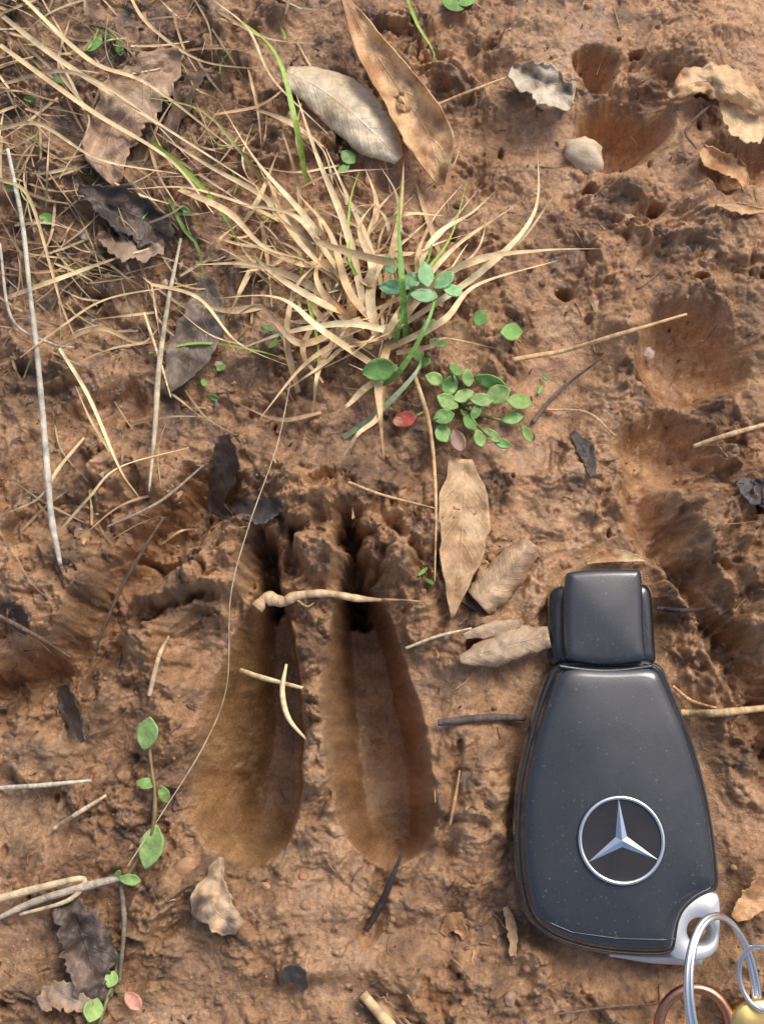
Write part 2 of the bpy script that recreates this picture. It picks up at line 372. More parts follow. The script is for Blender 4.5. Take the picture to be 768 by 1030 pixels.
# ------------------------------------------------------------ dead leaves
tan=lin(236,215,182); tan2=lin(192,158,120); ora=lin(234,190,136); ora2=lin(190,138,92); brn=lin(172,138,108); brn2=lin(116,92,72)
gry=lin(146,128,110); drk=lin(76,64,56); drk2=lin(106,88,74)
leaf([(345,-5),(372,45),(405,95),(432,140),(443,186)],[3,18,29,28,4],ora,col2=ora2,roll=[.6,1.3,1.2,.6],lift=.26,bend=-.05,seed=2,edge=.05,ripple=.05)
leaf([(288,72),(320,88),(352,112),(380,138),(402,160)],[(6,14),(24,24),(32,30),(26,26),(5,8)],tan,col2=lin(216,190,152),roll=-.9,lift=.1,bend=-.05,seed=3,edge=.04,ripple=.04)
leaf([(182,52),(150,78),(122,108),(108,150),(118,186)],[(6,8),(28,26),(34,28),(28,20),(4,5)],brn,col2=lin(195,162,130),roll=.5,lift=.14,seed=4,edge=.2,ripple=.08)
leaf([(205,70),(186,95),(165,150)],[(4,4),(13,12),(3,4)],brn2,roll=.8,lift=.08,seed=41,edge=.2)
leaf([(78,192),(110,205),(145,222),(172,240)],[(8,6),(18,20),(24,28),(8,12)],drk,col2=drk2,roll=.7,lift=.1,seed=5,edge=.2,ripple=.07)
leaf([(98,236),(130,250),(165,252)],[(4,4),(14,16),(5,5)],lin(168,142,118),col2=brn2,roll=1.0,lift=.14,seed=6,edge=.25,ripple=.08)
leaf([(208,278),(204,315),(190,355),(165,395)],[(8,6),(22,18),(22,24),(4,4)],gry,col2=lin(120,102,84),roll=.5,lift=.08,seed=7,edge=.12,ripple=.05)
leaf([(468,462),(466,510),(462,560),(455,622)],[(8,16),(26,24),(22,20),(1,2)],lin(216,178,134),col2=lin(188,148,106),roll=.6,lift=.1,seed=8,edge=.07,ripple=.05)
leaf([(480,606),(497,590),(517,568),(535,546)],[(24,24),(30,28),(26,26),(14,14)],lin(206,172,134),col2=lin(172,138,104),roll=[-1.5,-1.45,-1.5,-1.5],lift=.03,seed=9,edge=.07,ripple=.02,hug=False,N_=21)
leaf([(474,612),(482,600),(494,590)],[(14,10),(12,8),(5,4)],lin(110,82,62),roll=.8,lift=.05,seed=91,edge=.1,ripple=.01)
leaf([(462,664),(490,655),(520,646),(552,640)],[(5,4),(15,20),(20,20),(12,14)],lin(200,172,138),col2=lin(174,144,112),roll=-1.1,lift=.12,seed=10,edge=.08,ripple=.03)
leaf([(466,640),(495,633),(522,627)],[(3,3),(8,8),(4,4)],lin(200,170,136),roll=-.7,lift=.2,seed=101,edge=.08,ripple=.02)
leaf([(222,862),(214,890),(216,915),(242,932)],[(3,2),(16,14),(26,24),(6,10)],lin(208,176,140),col2=lin(98,80,70),roll=.6,lift=.1,seed=11,edge=.15,ripple=.06)
leaf([(513,70),(535,80),(556,92),(574,108)],[(8,8),(22,18),(22,18),(6,6)],lin(215,198,172),col2=lin(160,138,114),roll=1.0,lift=.2,seed=12,edge=.14,ripple=.08)
leaf([(560,120),(568,100),(578,82)],[(3,3),(9,8),(3,3)],lin(190,165,136),roll=1.0,lift=.1,seed=13,edge=.2)
leaf([(672,98),(700,82),(735,88),(768,112)],[(5,5),(18,16),(20,18),(6,6)],lin(228,188,140),col2=lin(188,140,94),roll=-1.0,lift=.3,seed=14,edge=.16,ripple=.08)
leaf([(705,150),(722,162),(742,172),(750,190)],[(8,8),(13,15),(11,13),(4,4)],lin(222,176,126),col2=ora2,roll=1.3,lift=.2,seed=15,edge=.15,ripple=.06)
leaf([(725,100),(745,125),(768,135)],[(4,4),(18,16),(12,12)],lin(230,196,150),roll=.8,lift=.22,seed=16,edge=.15)
leaf([(222,438),(226,470),(218,505),(232,520)],[(12,10),(18,14),(10,12),(4,4)],lin(96,80,70),col2=drk,roll=1.2,lift=.12,seed=17,edge=.12,ripple=.06)
leaf([(232,508),(255,512),(282,508)],[(4,6),(10,14),(6,8)],lin(88,80,76),col2=drk,roll=.4,lift=.06,seed=18,edge=.12)
leaf([(62,690),(70,715),(84,746)],[(7,6),(11,10),(3,3)],drk,col2=drk2,roll=.9,lift=.1,seed=19,edge=.15)
leaf([(62,905),(80,935),(92,970),(95,1010)],[(10,10),(26,26),(28,26),(14,16)],lin(84,70,60),col2=lin(132,112,96),roll=.6,lift=.12,seed=20,edge=.2,ripple=.09)
leaf([(40,1012),(62,1002),(92,1015)],[(8,8),(14,14),(8,8)],lin(200,174,148),col2=brn,roll=.6,lift=.12,seed=21,edge=.2)
leaf([(738,925),(755,908),(775,890)],[(5,5),(16,14),(12,12)],lin(228,178,126),col2=ora2,roll=.6,lift=.1,seed=22,edge=.1)
leaf([(588,566),(615,558),(652,564)],[(1,2),(7,8),(1,1)],lin(222,188,134),col2=ora2,roll=.6,lift=.1,seed=23,edge=.08)
leaf([(508,912),(515,935),(516,962)],[(3,3),(5,6),(3,3)],tan2,roll=.7,lift=.06,seed=24,edge=.2)
leaf([(445,940),(456,926),(468,944)],[(3,3),(10,10),(3,3)],ora2,roll=.4,lift=.04,seed=26,edge=.2)
leaf([(360,1005),(380,1012),(400,1035)],[(5,5),(12,10),(8,8)],tan2,col2=brn2,roll=.9,lift=.1,seed=27,edge=.2)
leaf([(0,612),(14,618),(28,636)],[(6,6),(12,12),(4,4)],drk,roll=.3,lift=.02,seed=25,edge=.12,ripple=.02)
leaf([(575,435),(588,455),(596,480)],[(4,4),(9,7),(3,3)],drk,roll=.3,lift=.02,seed=29,edge=.15,ripple=.02)
leaf([(742,484),(757,494),(775,500)],[(4,4),(14,12),(12,12)],lin(100,92,88),roll=.3,lift=.02,seed=30,edge=.08,ripple=.02)
leaf([(720,205),(745,210),(768,212)],[(2,2),(6,6),(3,3)],lin(210,166,118),roll=.9,lift=.06,seed=31,edge=.2)
leaf([(284,988),(296,979),(307,995)],[(3,3),(10,9),(4,4)],lin(94,88,82),roll=.3,lift=.02,seed=32,edge=.12,ripple=.02)
# ------------------------------------------------------------ pebbles
def pebble(px,py,r,col,seed,name='pebble'):
    bm=bmesh.new(); bmesh.ops.create_icosphere(bm,subdivisions=3,radius=1)
    x,y,z=GP(px,py); rs=np.random.RandomState(seed); v=np.array([q.co[:] for q in bm.verts]); f=[[q.index for q in p.verts] for p in bm.faces]; bm.free()
    k=1+.3*perlin(v[:,0]*1.3+seed,v[:,1]*1.3+v[:,2],seed)+.14*perlin(v[:,0]*4+seed,v[:,1]*4+v[:,2]*3,seed+1)
    v=v*k[:,None]*np.array([r,r*.8,r*.6]); a=rs.rand()*6; c,s=math.cos(a),math.sin(a)
    v=np.stack([v[:,0]*c-v[:,1]*s+x,v[:,0]*s+v[:,1]*c+y,v[:,2]+z+r*.2],1)
    mb=MB(); mb.add(v,f,col); mb.make(name,STONE)
pebble(586,158,.22,lin(212,188,156),1); pebble(650,356,.09,lin(225,200,180),2); pebble(188,872,.12,lin(190,146,106),3); pebble(85,237,.07,lin(205,182,158),4); pebble(512,1004,.07,lin(170,140,114),5)
# ------------------------------------------------------------ twigs and stalks
KR=.78
def stick(name,pts,rad,col,lift=.02,n=40,rest=5,mat=None,seed=0,jit=.08,sides=7):
    mb=MB(); tube(mb,path3(pts,n,lift,rest),[r*KR for r in rad],np.asarray(col)*1.15,sides,1,jit,seed); return mb.make(name,mat or TWIG)
mb=MB()
tube(mb,path3([(258,612),(268,602),(285,605),(300,599),(330,597),(360,602),(392,604)],60,.06,8),[.068,.05,.075,.05,.055,.042,.036,.04,.026,.01],lin(232,196,152),9,1,.12,1)
tube(mb,path3([(385,603),(410,604),(432,606)],14,.04,4),[.016,.006],lin(190,150,105),6)
tube(mb,path3([(296,601),(308,610),(316,606)],10,.03,2),[.018,.008],lin(205,165,122),6)
mb.make('twig',TWIG)
straw=lin(242,214,164); straw2=lin(214,176,126); pale=lin(215,202,176); grey=lin(192,180,160)
def pspan(pts,n,z0,z1):
    p=cat(pts,n); z=np.linspace(z0,z1,n); x,y=P(p[:,0],p[:,1],z); return np.stack([x,y,z],1)
zr_=float(GP(312,690)[2])+.05; zl_=float(GP(242,674)[2])+.05
mb=MB(); tube(mb,pspan([(242,674),(262,681),(304,692)],20,max(zl_,zr_-.5),zr_),[.022,.028,.024,.018],straw*1.05,7,1,.1,3); mb.make('straw_stalk',STRAW)
mb=MB(); tube(mb,pspan([(288,668),(284,695),(290,722),(308,744)],24,zr_-.12,zr_+.02),[.012,.026,.03,.022,.01],straw*1.05,7,.6,.05,4); mb.make('straw_stalk',STRAW)
stick('dry_stalk',[(8,150),(22,220),(30,290),(38,360),(46,450),(52,520),(61,568)],[.025,.034,.03,.04,.04,.045,.03],lin(196,186,166),lift=.14,n=60,rest=9)
stick('dry_stalk',[(0,245),(12,320),(50,345),(75,350)],[.02,.02,.015],grey,lift=.1)
stick('dry_stalk',[(182,240),(170,300),(160,370),(156,430),(150,495)],[.02,.03,.04,.034,.015],lin(200,182,150),lift=.1)
stick('dry_stalk',[(145,315),(160,360),(172,400)],[.02,.02,.01],straw,lift=.1)
stick('dry_stalk',[(416,375),(432,430),(438,500),(437,585)],[.03,.028,.02,.01],straw2,lift=.14)
stick('dry_stalk',[(515,362),(570,352),(620,337),(690,316)],[.035,.03,.03,.018],straw2,lift=.1)
stick('dry_stalk',[(697,449),(730,438),(772,426)],[.03,.035,.03],lin(215,188,145),lift=.05)
stick('dry_stalk',[(684,717),(720,717),(770,712)],[.045,.05,.045],lin(218,184,135),lift=.06)
stick('twig',[(440,727),(485,722),(528,722)],[.045,.05,.04],lin(100,86,80),lift=.03)
stick('twig',[(368,936),(385,905),(404,858)],[.035,.045,.02],lin(64,54,48),lift=.05)
stick('twig',[(0,620),(30,636),(72,662)],[.03,.03,.02],lin(120,94,76),lift=.1)
stick('dry_stalk',[(-5,793),(40,790),(92,785)],[.03,.03,.02],pale,lift=.06)
stick('dry_stalk',[(54,834),(80,817),(107,800)],[.025,.03,.02],lin(206,180,145),lift=.06)
stick('dry_stalk',[(-5,905),(40,893),(84,884),(70,905),(20,920)],[.05,.045,.035,.03,.02],lin(215,190,150),lift=.12)
stick('dry_stalk',[(-5,925),(40,905),(100,888),(130,882)],[.03,.045,.05,.03],lin(186,170,148),lift=.12)
stick('dry_stalk',[(150,700),(160,660),(170,640)],[.03,.03,.015],lin(205,176,138),lift=.08)
stick('twig',[(120,990),(125,930),(122,890)],[.02,.03,.03],lin(130,120,100),lift=.1)
stick('dry_stalk',[(95,655),(118,600),(140,560),(165,520)],[.02,.025,.02],lin(106,88,74),lift=.2)
stick('dry_stalk',[(108,530),(160,505),(205,468)],[.015,.02,.015],lin(160,145,125),lift=.12)
stick('twig',[(535,425),(560,395),(605,360)],[.03,.024,.012],lin(106,94,84),lift=.05)
stick('twig',[(660,612),(690,614),(720,610)],[.03,.03,.012],lin(72,62,54),lift=.04)
stick('dry_stalk',[(350,485),(385,498),(440,512)],[.02,.018,.01],straw2,lift=.06)
stick('dry_stalk',[(408,652),(440,640),(474,632)],[.018,.02,.014],lin(225,205,170),lift=.08)
stick('dry_stalk',[(365,1000),(395,1035)],[.06,.07],lin(215,182,135),lift=.12,n=12)
stick('dry_stalk',[(550,412),(590,415),(618,438)],[.016,.016,.008],straw2,lift=.03)
stick('dry_stalk',[(440,105),(490,85),(560,60)],[.02,.018,.01],straw2,lift=.12)
stick('dry_stalk',[(560,1020),(620,1012),(660,1010)],[.014,.018,.012],lin(130,100,80),lift=.05)
stick('dry_stalk',[(676,690),(695,705),(720,712)],[.02,.024,.012],lin(215,165,120),lift=.05)
stick('dry_stalk',[(452,830),(458,800),(462,775)],[.02,.02,.012],lin(190,150,112),lift=.03)
stick('twig',[(720,100),(690,130),(700,150)],[.02,.02,.012],brn2,lift=.1)
mb=MB(); tube(mb,path3([(292,385),(278,450),(250,530),(232,600),(228,690),(205,750),(165,815),(128,872)],110,.12,12),.006,lin(205,185,150),5,1,.05,5); mb.make('grass_filament',STRAW)
# ------------------------------------------------------------ dry grass
EX=[((370,330),(345,240),(320,160),(298,95),7),((400,330),(490,270),(532,215),(541,148),6),((390,330),(450,275),(520,250),(556,198),7),
((400,310),(470,268),(540,252),(604,250),6),((390,340),(430,290),(480,250),(491,205),6),((360,300),(310,220),(260,160),(218,98),6),
((350,300),(280,212),(210,170),(148,128),6),((340,290),(290,230),(200,190),(128,190),5),((370,340),(320,290),(260,265),(198,266),8),
((380,370),(330,330),(280,300),(213,300),7),((400,335),(350,328),(290,330),(238,352),6),((385,345),(350,352),(325,365),(288,392),6),
((388,375),(378,410),(360,440),(338,472),6),((392,340),(382,380),(380,420),(386,462),8),((400,368),(370,392),(345,404),(322,420),6),
((430,262),(380,262),(300,230),(250,178),7),((385,290),(365,240),(345,190),(328,150),6),((385,300),(398,240),(402,200),(406,158),6),
((410,300),(440,240),(470,215),(500,190),5),((365,310),(320,250),(290,215),(236,205),8),((372,320),(340,270),(300,260),(240,240),9),
((380,330),(350,290),(332,230),(300,195),9),((385,340),(410,300),(455,250),(520,205),7),((392,350),(440,320),(480,290),(560,262),6),
((375,350),(340,345),(300,372),(262,420),6),((398,355),(430,345),(455,340),(505,352),5),((380,345),(372,300),(384,262),(430,222),9),
((360,320),(330,300),(270,280),(250,250),8),((398,310),(402,280),(430,300),(470,245),7),((366,336),(340,312),(318,280),(330,240),8),
((360,300),(372,262),(362,225),(380,200),8),((350,345),(352,300),(340,275),(352,250),10),((345,330),(300,340),(262,310),(236,318),6),
((300,395),(292,340),(298,290),(322,262),6),((325,385),(312,350),(330,318),(365,300),6),((180,190),(230,215),(262,250),(310,262),6),((270,180),(290,225),(318,262),(352,282),7)]
gb=MB()
def rtint():
    k=rng.rand(); c=straw*(1-k)+straw2*k; return c*(.7+.4*rng.rand())
for i,e in enumerate(EX):
    h=.15+.5*rng.rand(); pa=path3([e[0]]+[(q[0]+rng.normal(0,3),q[1]+rng.normal(0,3)) for q in e[1:3]]+[e[3]],30,[.02,h*.8,h,.12+.2*rng.rand()],3)
    blade(gb,pa,e[4]/100*1.2,rtint()*1.12,rng.uniform(-2,2),i,.9)
for i in range(120):
    a=rng.choice([rng.normal(-2.5,.6),rng.normal(-.8,.6),rng.uniform(-3.14,3.14)],p=[.4,.2,.4])
    L=rng.uniform(35,125)
    rx=rng.normal(345,58); ry=rng.normal(280,52); b=a+rng.uniform(-.8,.8)
    p1=(rx+math.cos(a)*L*.45,ry+math.sin(a)*L*.45*.9); p2=(p1[0]+math.cos(b)*L*.5,p1[1]+math.sin(b)*L*.45)
    if (p2[0]>430 and p2[1]>320) or (rx>420 and ry>310): continue
    h=.04+.35*rng.rand()**1.5; pa=path3([(rx,ry),p1,p2],20,[.02,h,.05+h*.3],2)
    blade(gb,pa,rng.choice([rng.uniform(.015,.04),rng.uniform(.04,.085)],p=[.6,.4]),rtint(),rng.uniform(-2.5,2.5),1000+i,.9)
gb.make('dry_grass_tuft',STRAW)
gb=MB()
LG=[((-5,10),(60,60),(150,118),(262,190),6),((0,85),(70,72),(140,110),(200,170),4),((20,-5),(90,60),(150,85),(235,150),6),((0,45),(90,110),(170,160),(215,215),6),
((5,300),(60,280),(110,262),(150,250),5),((60,345),(100,330),(140,345),(160,330),5),((130,-5),(150,25),(200,60),(262,70),4),((0,180),(30,200),(60,300),(78,345),4),
((215,0),(250,30),(275,80),(330,135),4),((60,350),(90,400),(120,470),(140,500),4),((20,360),(60,330),(110,300),(200,285),4),((85,440),(60,470),(40,500),(10,515),4),
((70,20),(60,70),(90,120),(60,180),4),((0,130),(40,125),(100,160),(180,175),4),((150,285),(200,300),(240,345),(300,372),4),((55,540),(90,500),(120,470),(190,450),3)]
for i,e in enumerate(LG):
    pa=path3(e[:4],34,[.08,.25,.2,.06],5); blade(gb,pa,e[4]/100,rtint()*1.1,rng.uniform(-1.5,1.5),i+300,.7)
for i in range(310):
    if rng.rand()<.7: px=rng.uniform(-10,250)*rng.rand()**.3; py=rng.uniform(-10,330)
    else: px=rng.uniform(0,330); py=rng.uniform(0,560)
    if px>180 and py>420: continue
    a=rng.normal(.65,.75)+(math.pi if rng.rand()<.5 else 0); L=rng.uniform(20,110)
    b=a+rng.uniform(-.5,.5); p1=(px+math.cos(a)*L*.5,py+math.sin(a)*L*.5); p2=(p1[0]+math.cos(b)*L*.5,p1[1]+math.sin(b)*L*.5)
    h=.02+.12*rng.rand(); c=rtint()*(.4+.6*rng.rand())
    blade(gb,path3([(px,py),p1,p2],14,[.01,h,.01],2),rng.uniform(.01,.038),c,rng.uniform(-1.5,1.5),i+400,.8)
gb.make('dry_grass',STRAW)
gb=MB(); g1=lin(150,176,78); g2=lin(112,148,66)
GB=[((308,182),(296,118),(276,52),(228,10),7,g1,.5),((408,340),(404,280),(401,230),(403,178),7,g2,.7),((150,140),(195,180),(222,212),(250,262),6,g1,.25),
((150,355),(200,345),(255,352),(300,365),4,g1,.1),((360,395),(400,375),(435,310),(440,250),6,g2,.4),((345,440),(380,415),(420,372),(420,350),7,lin(155,168,128),.2),
((300,255),(312,310),(320,350),(318,390),4,g1,.2),((170,200),(185,230),(200,250),(205,285),4,g2,.2),((395,340),(415,290),(452,240),(470,180),4,g1,.35),
((410,0),(420,25),(435,50),(436,62),4,g1,.2),((265,185),(240,150),(200,110),(130,95),4,lin(170,165,95),.3),((375,300),(352,262),(352,205),(362,170),4,g1,.4),
((398,345),(408,300),(430,262),(436,232),5,g2,.4)]
for i,e in enumerate(GB):
    blade(gb,path3(e[:4],34,[.03,e[6],e[6],.1],4),e[4]/100,e[5],rng.uniform(-.6,.6),i+700,.9,tipc=e[5]*1.3)
for i in range(18):
    px=rng.uniform(20,300);py=rng.uniform(0,320);a=rng.uniform(0,6.3);L=rng.uniform(15,45)
    blade(gb,path3([(px,py),(px+math.cos(a)*L*.5,py+math.sin(a)*L*.5),(px+math.cos(a+.4)*L,py+math.sin(a+.4)*L)],12,[.02,.1,.06],1),.025,g1*rng.uniform(.6,1.1),0,i+800,.9)
gb.make('green_grass',GREEN)
# ------------------------------------------------------------ green seedlings
def oval(mb,cx,cy,ln,wd,ang,col,seed,lift=.1,stem=None,tilt=0):
    a=math.radians(ang); dx,dy=math.cos(a),math.sin(a)
    pts=[(cx-dx*ln,cy-dy*ln),(cx,cy),(cx+dx*ln,cy+dy*ln)]
    leafgeom(mb,pts,[(.8,.8),(wd*.8,wd*.8),(wd,wd),(wd*.85,wd*.85),(.8,.8)],col,lift=lift,roll=.45,edge=.03,ripple=.015,seed=seed,M_=14,N_=9,tilt=tilt,col2=np.asarray(col)*.82)
    if stem:
        p=path3([stem,((stem[0]+pts[0][0])/2,(stem[1]+pts[0][1])/2+2),pts[0]],8,[.03,lift*.7,lift],0); tube(mb,p,[.011,.009],lin(140,150,90),5)
gl=lin(176,208,122); gd=lin(138,182,96); gbq=lin(154,200,140); red=lin(205,105,88)
mb=MB(); c0=(462,408)
R=[(381,372,18,12,-10,gd),(392,266,10,7,70,gbq),(394,289,13,8,0,gbq),(412,283,13,8,-30,gbq),(428,276,13,8,80,gbq),(426,297,14,7,5,gbq),(446,282,13,7,-40,gbq),(455,292,11,6,20,gbq),
(483,320,9,8,-60,gd),(514,334,11,9,0,gd),(437,381,10,7,20,gl),(452,388,12,8,-70,gd),(450,404,12,8,30,gl),(446,419,11,8,-15,gd),(445,436,10,8,60,gd),(470,380,9,6,80,gl),(466,398,11,7,-20,gl),
(484,402,12,7,5,gl),(492,384,17,7,15,gd),(500,397,14,10,-25,gl),(522,404,13,8,8,gl),(482,441,9,6,70,gl),(495,438,10,5,40,gl),(515,421,11,6,-10,gd),(530,437,9,5,60,gl),(505,446,9,5,20,gd),
(460,443,12,8,70,lin(170,130,108)),(430,330,11,6,-50,gd),(440,345,9,5,10,gd),(472,425,9,6,50,gd),(420,355,9,6,80,gl),(478,415,8,5,-60,gd),(425,365,8,5,-30,gd),(458,372,8,5,40,gd)]
for i,(x,y,l,w,a,c) in enumerate(R):
    st=c0 if (y>360 and x>425 and i%2) else None
    oval(mb,x,y,l,w,a,c*rng.uniform(.85,1.15),40+i,lift=(.12+.14*rng.rand()) if y>310 and x>400 else .5,stem=st,tilt=rng.uniform(-.1,.1))
oval(mb,406,422,13,8,-15,red,90,lift=.1,stem=(425,415)); oval(mb,400,424,5,5,0,lin(225,165,125),91,lift=.13)
mb.make('green_seedling_plant',GREEN,solid=.01)
mb=MB()
tube(mb,path3([(124,888),(140,862),(153,838),(156,800),(152,768),(148,735)],30,.1,3),[.018,.016,.012],lin(140,115,78),6)
oval(mb,148,738,17,11,-80,gl,60,.2); oval(mb,165,799,9,6,70,gl,61,.18,(156,800)); oval(mb,147,788,10,6,-5,gd,62,.16,(156,792)); oval(mb,152,852,23,12,-75,gl,63,.2); oval(mb,131,885,11,6,5,gl,64,.16)
oval(mb,118,880,5,3,-60,gd,65,.14,(124,888))
mb.make('green_seedling_plant',GREEN,solid=.01)
mb=MB()
tube(mb,path3([(120,960),(115,985),(108,1005),(100,1030)],14,.1,2),[.016,.014],lin(120,120,70),6)
oval(mb,112,985,9,7,-70,gl,66,.2); oval(mb,94,1016,13,10,-70,gl,67,.2); oval(mb,134,1007,12,8,50,lin(222,155,130),68,.16,(112,995))
mb.make('green_seedling_plant',GREEN,solid=.01)
mb=MB()
for i,(x,y,l,w,a) in enumerate([(47,220,8,6,20),(313,264,7,4,0),(350,158,9,7,40),(345,170,7,4,-30),(270,330,7,3,20),(285,338,7,3,70),(275,346,6,3,-40),(455,5,12,6,20),(470,0,10,6,-30),(110,35,10,5,30),(95,45,10,5,-40),(120,48,8,4,80),(215,400,5,3,30),(205,385,4,3,60),(222,370,5,3,-30),(12,190,6,3,20),(425,575,6,2,-40),(432,585,5,2,30),(548,380,4,2,40),(543,392,5,2,-60),(60,80,7,4,0),(150,60,6,3,50),(185,210,7,3,40),(30,100,6,3,10)]):
    oval(mb,x,y,l,w,a,gd*rng.uniform(.7,1.2),100+i,.07)
mb.make('green_sprouts',GREEN,solid=.008)
# ------------------------------------------------------------ litter, fibres, crumbs
lb=MB(); fb=MB()
pal=[drk,drk2,brn2,brn,tan2,lin(200,176,144),ora2,brn2,lin(122,104,90)]
def blocked(px,py): return (505<px<730 and 570<py<970)
for i in range(1200):
    if rng.rand()<.5: px=rng.uniform(-10,420)*rng.rand()**.3; py=rng.uniform(-10,560)
    else: px=rng.uniform(-10,780); py=rng.uniform(-10,1040)
    if blocked(px,py) or (185<px<440 and 590<py<880 and rng.rand()<.97): continue
    r=1.3+6.5*rng.rand()**3.5; k=rng.randint(5,9); a=np.sort(rng.rand(k)*6.28); rr=r*(.5+.6*rng.rand(k)); th=rng.rand()*3.14; el=rng.uniform(.25,1)
    dx=np.cos(a)*rr; dy=np.sin(a)*rr*el; qx=px+dx*math.cos(th)-dy*math.sin(th); qy=py+dx*math.sin(th)+dy*math.cos(th)
    x,y,z=GP(qx,qy); z0=float(np.mean(z)); z=z*.5+z0*.5+.008+rng.randn(k)*.006+r*.001; cx_,cy_,cz_=float(x.mean()),float(y.mean()),float(z.mean())+r*.0015
    x,y=P(qx,qy,z); V=[(x[j],y[j],z[j]) for j in range(k)]+[(cx_,cy_,cz_)]
    c=pal[rng.randint(len(pal))]*rng.uniform(.7,1.2); lb.add(V,[(j,(j+1)%k,k) for j in range(k)],c)
lb.make('leaf_litter',LITTER,solid=.008,smooth=False)
for i in range(300):
    px=rng.uniform(-10,780); py=rng.uniform(-10,1040)
    if blocked(px,py) or (190<px<435 and 600<py<870): continue
    a=rng.uniform(0,6.3); L=rng.uniform(5,30)*(1.3 if rng.rand()<.2 else .7); b=a+rng.uniform(-.35,.35)
    p1=(px+math.cos(a)*L*.5,py+math.sin(a)*L*.5); p2=(p1[0]+math.cos(b)*L*.5,p1[1]+math.sin(b)*L*.5)
    c=[straw2,tan2,brn2,drk2,lin(170,125,88)][rng.randint(5)]*rng.uniform(.5,1.0)
    tube(fb,path3([(px,py),p1,p2],9,.008,1),[rng.uniform(.005,.013),.004],c,4)
fb.make('plant_fibres',STRAW)
bm=bmesh.new(); bmesh.ops.create_icosphere(bm,subdivisions=2,radius=1); iv=np.array([q.co[:] for q in bm.verts]); itf=[[q.index for q in p.verts] for p in bm.faces]; bm.free()
cb=MB()
for i in range(700):
    px=rng.uniform(-10,780); py=rng.uniform(-10,1040)
    if blocked(px,py) or (190<px<435 and 600<py<870 and rng.rand()<.98): continue
    x,y,z=GP(px,py)
    if perlin(np.array([x*.9]),np.array([y*.9]),45)[0]<-.1 and rng.rand()<.8: continue
    r=.012+.04*rng.rand()**4
    k=1+.5*perlin(iv[:,0]*1.5+i,iv[:,1]*1.5+iv[:,2],i%97)
    v=iv*k[:,None]*r*np.array([1,rng.uniform(.6,1),.7]); v=v+np.array([x,y,z+r*.1])
    cb.add(v,itf,cl_mid*rng.uniform(.6,1.3))
CR=plain('mud_crumb',.42,.3,12,.8,.02); cb.make('mud_crumbs',CR)
# ------------------------------------------------------------ car key
def keymat(name,base,rough,metal=0,bs=.15,sc=60,scr=True,coat=0):
    q=N(name); n=q.noise(sc,3); n2=q.noise(2.2,4,rough=.6)
    q.b.inputs['Metallic'].default_value=metal; q.b.inputs['Coat Weight'].default_value=coat; q.b.inputs['Coat Roughness'].default_value=.14
    n3=q.noise(38,2,rough=.4); sp=q.mr(n3.outputs['Fac'],.68,.75,0,.35 if scr else 0)
    mx=q.new('ShaderNodeMix',data_type='RGBA'); q.l(sp,mx.inputs[0]); mx.inputs[6].default_value=(*base,1); mx.inputs[7].default_value=(.3,.26,.2,1)
    q.l(mx.outputs[2],q.b.inputs['Base Color'])
    r=q.mr(n2.outputs['Fac'],.3,.7,rough-.08,rough+.12)
    if scr:
        mp=q.new('ShaderNodeMapping'); q.l(q.tc.outputs['Object'],mp.inputs[0]); mp.inputs['Scale'].default_value=(14,1.1,1); mp.inputs['Rotation'].default_value=(0,0,.7)
        s=q.noise(2.5,3,mp.outputs[0],.6); ad=q.new('ShaderNodeMath',operation='ADD'); q.l(r,ad.inputs[0]); q.l(q.mr(s.outputs['Fac'],.62,.72,0,.15),ad.inputs[1]); r=ad.outputs[0]
    q.l(r,q.b.inputs['Roughness'])
    q.l(q.bump(n.outputs['Fac'],bs,.006),q.b.inputs['Normal']); return q.m
PL=keymat('black_plastic',(.028,.031,.036),.28,coat=.9); PL2=keymat('black_plastic_side',(.013,.013,.015),.24,coat=.6); CH=keymat('chrome',(.85,.85,.85),.25,1,.05,30,False)
SV=keymat('silver_metal',(.78,.78,.77),.5,.7,.05,30,False)
BR=keymat('brass',(.78,.58,.22),.35,1,.2,20,False); CU=keymat('copper',(.55,.27,.17),.3,1,.2,20,False); GL=keymat('black_gloss',(.02,.02,.022),.3,0,.02,30,False)
kx,ky=P(620,780,.1); key=empty('car_key',(float(kx),float(ky),.1))
def closed(pts,n,rnd=2):
    p=np.array(pts,float)
    for _ in range(rnd):
        q=np.roll(p,-1,0); p=np.stack([p*.75+q*.25,p*.25+q*.75],1).reshape(-1,2)
    q=np.vstack([p,p[:1]]); d=np.r_[0,np.cumsum(np.linalg.norm(np.diff(q,axis=0),axis=1))]
    s=np.linspace(0,d[-1],n,endpoint=False); return np.stack([np.interp(s,d,q[:,0]),np.interp(s,d,q[:,1])],1)
def csm(a,k):
    for _ in range(k): a=(np.roll(a,1,0)+2*a+np.roll(a,-1,0))/4
    return a
def inset(p,d):
    t=np.roll(p,-1,0)-np.roll(p,1,0); t/=np.linalg.norm(t,axis=1)[:,None]+1e-9; n=np.stack([-t[:,1],t[:,0]],1)
    A=np.sum(p[:,0]*np.roll(p[:,1],-1)-p[:,1]*np.roll(p[:,0],-1)); 
    k=int(d*400); n=csm(n,k); n/=np.linalg.norm(n,axis=1)[:,None]+1e-9
    return csm(p+n*d*(1 if A>0 else -1),int(d*120))
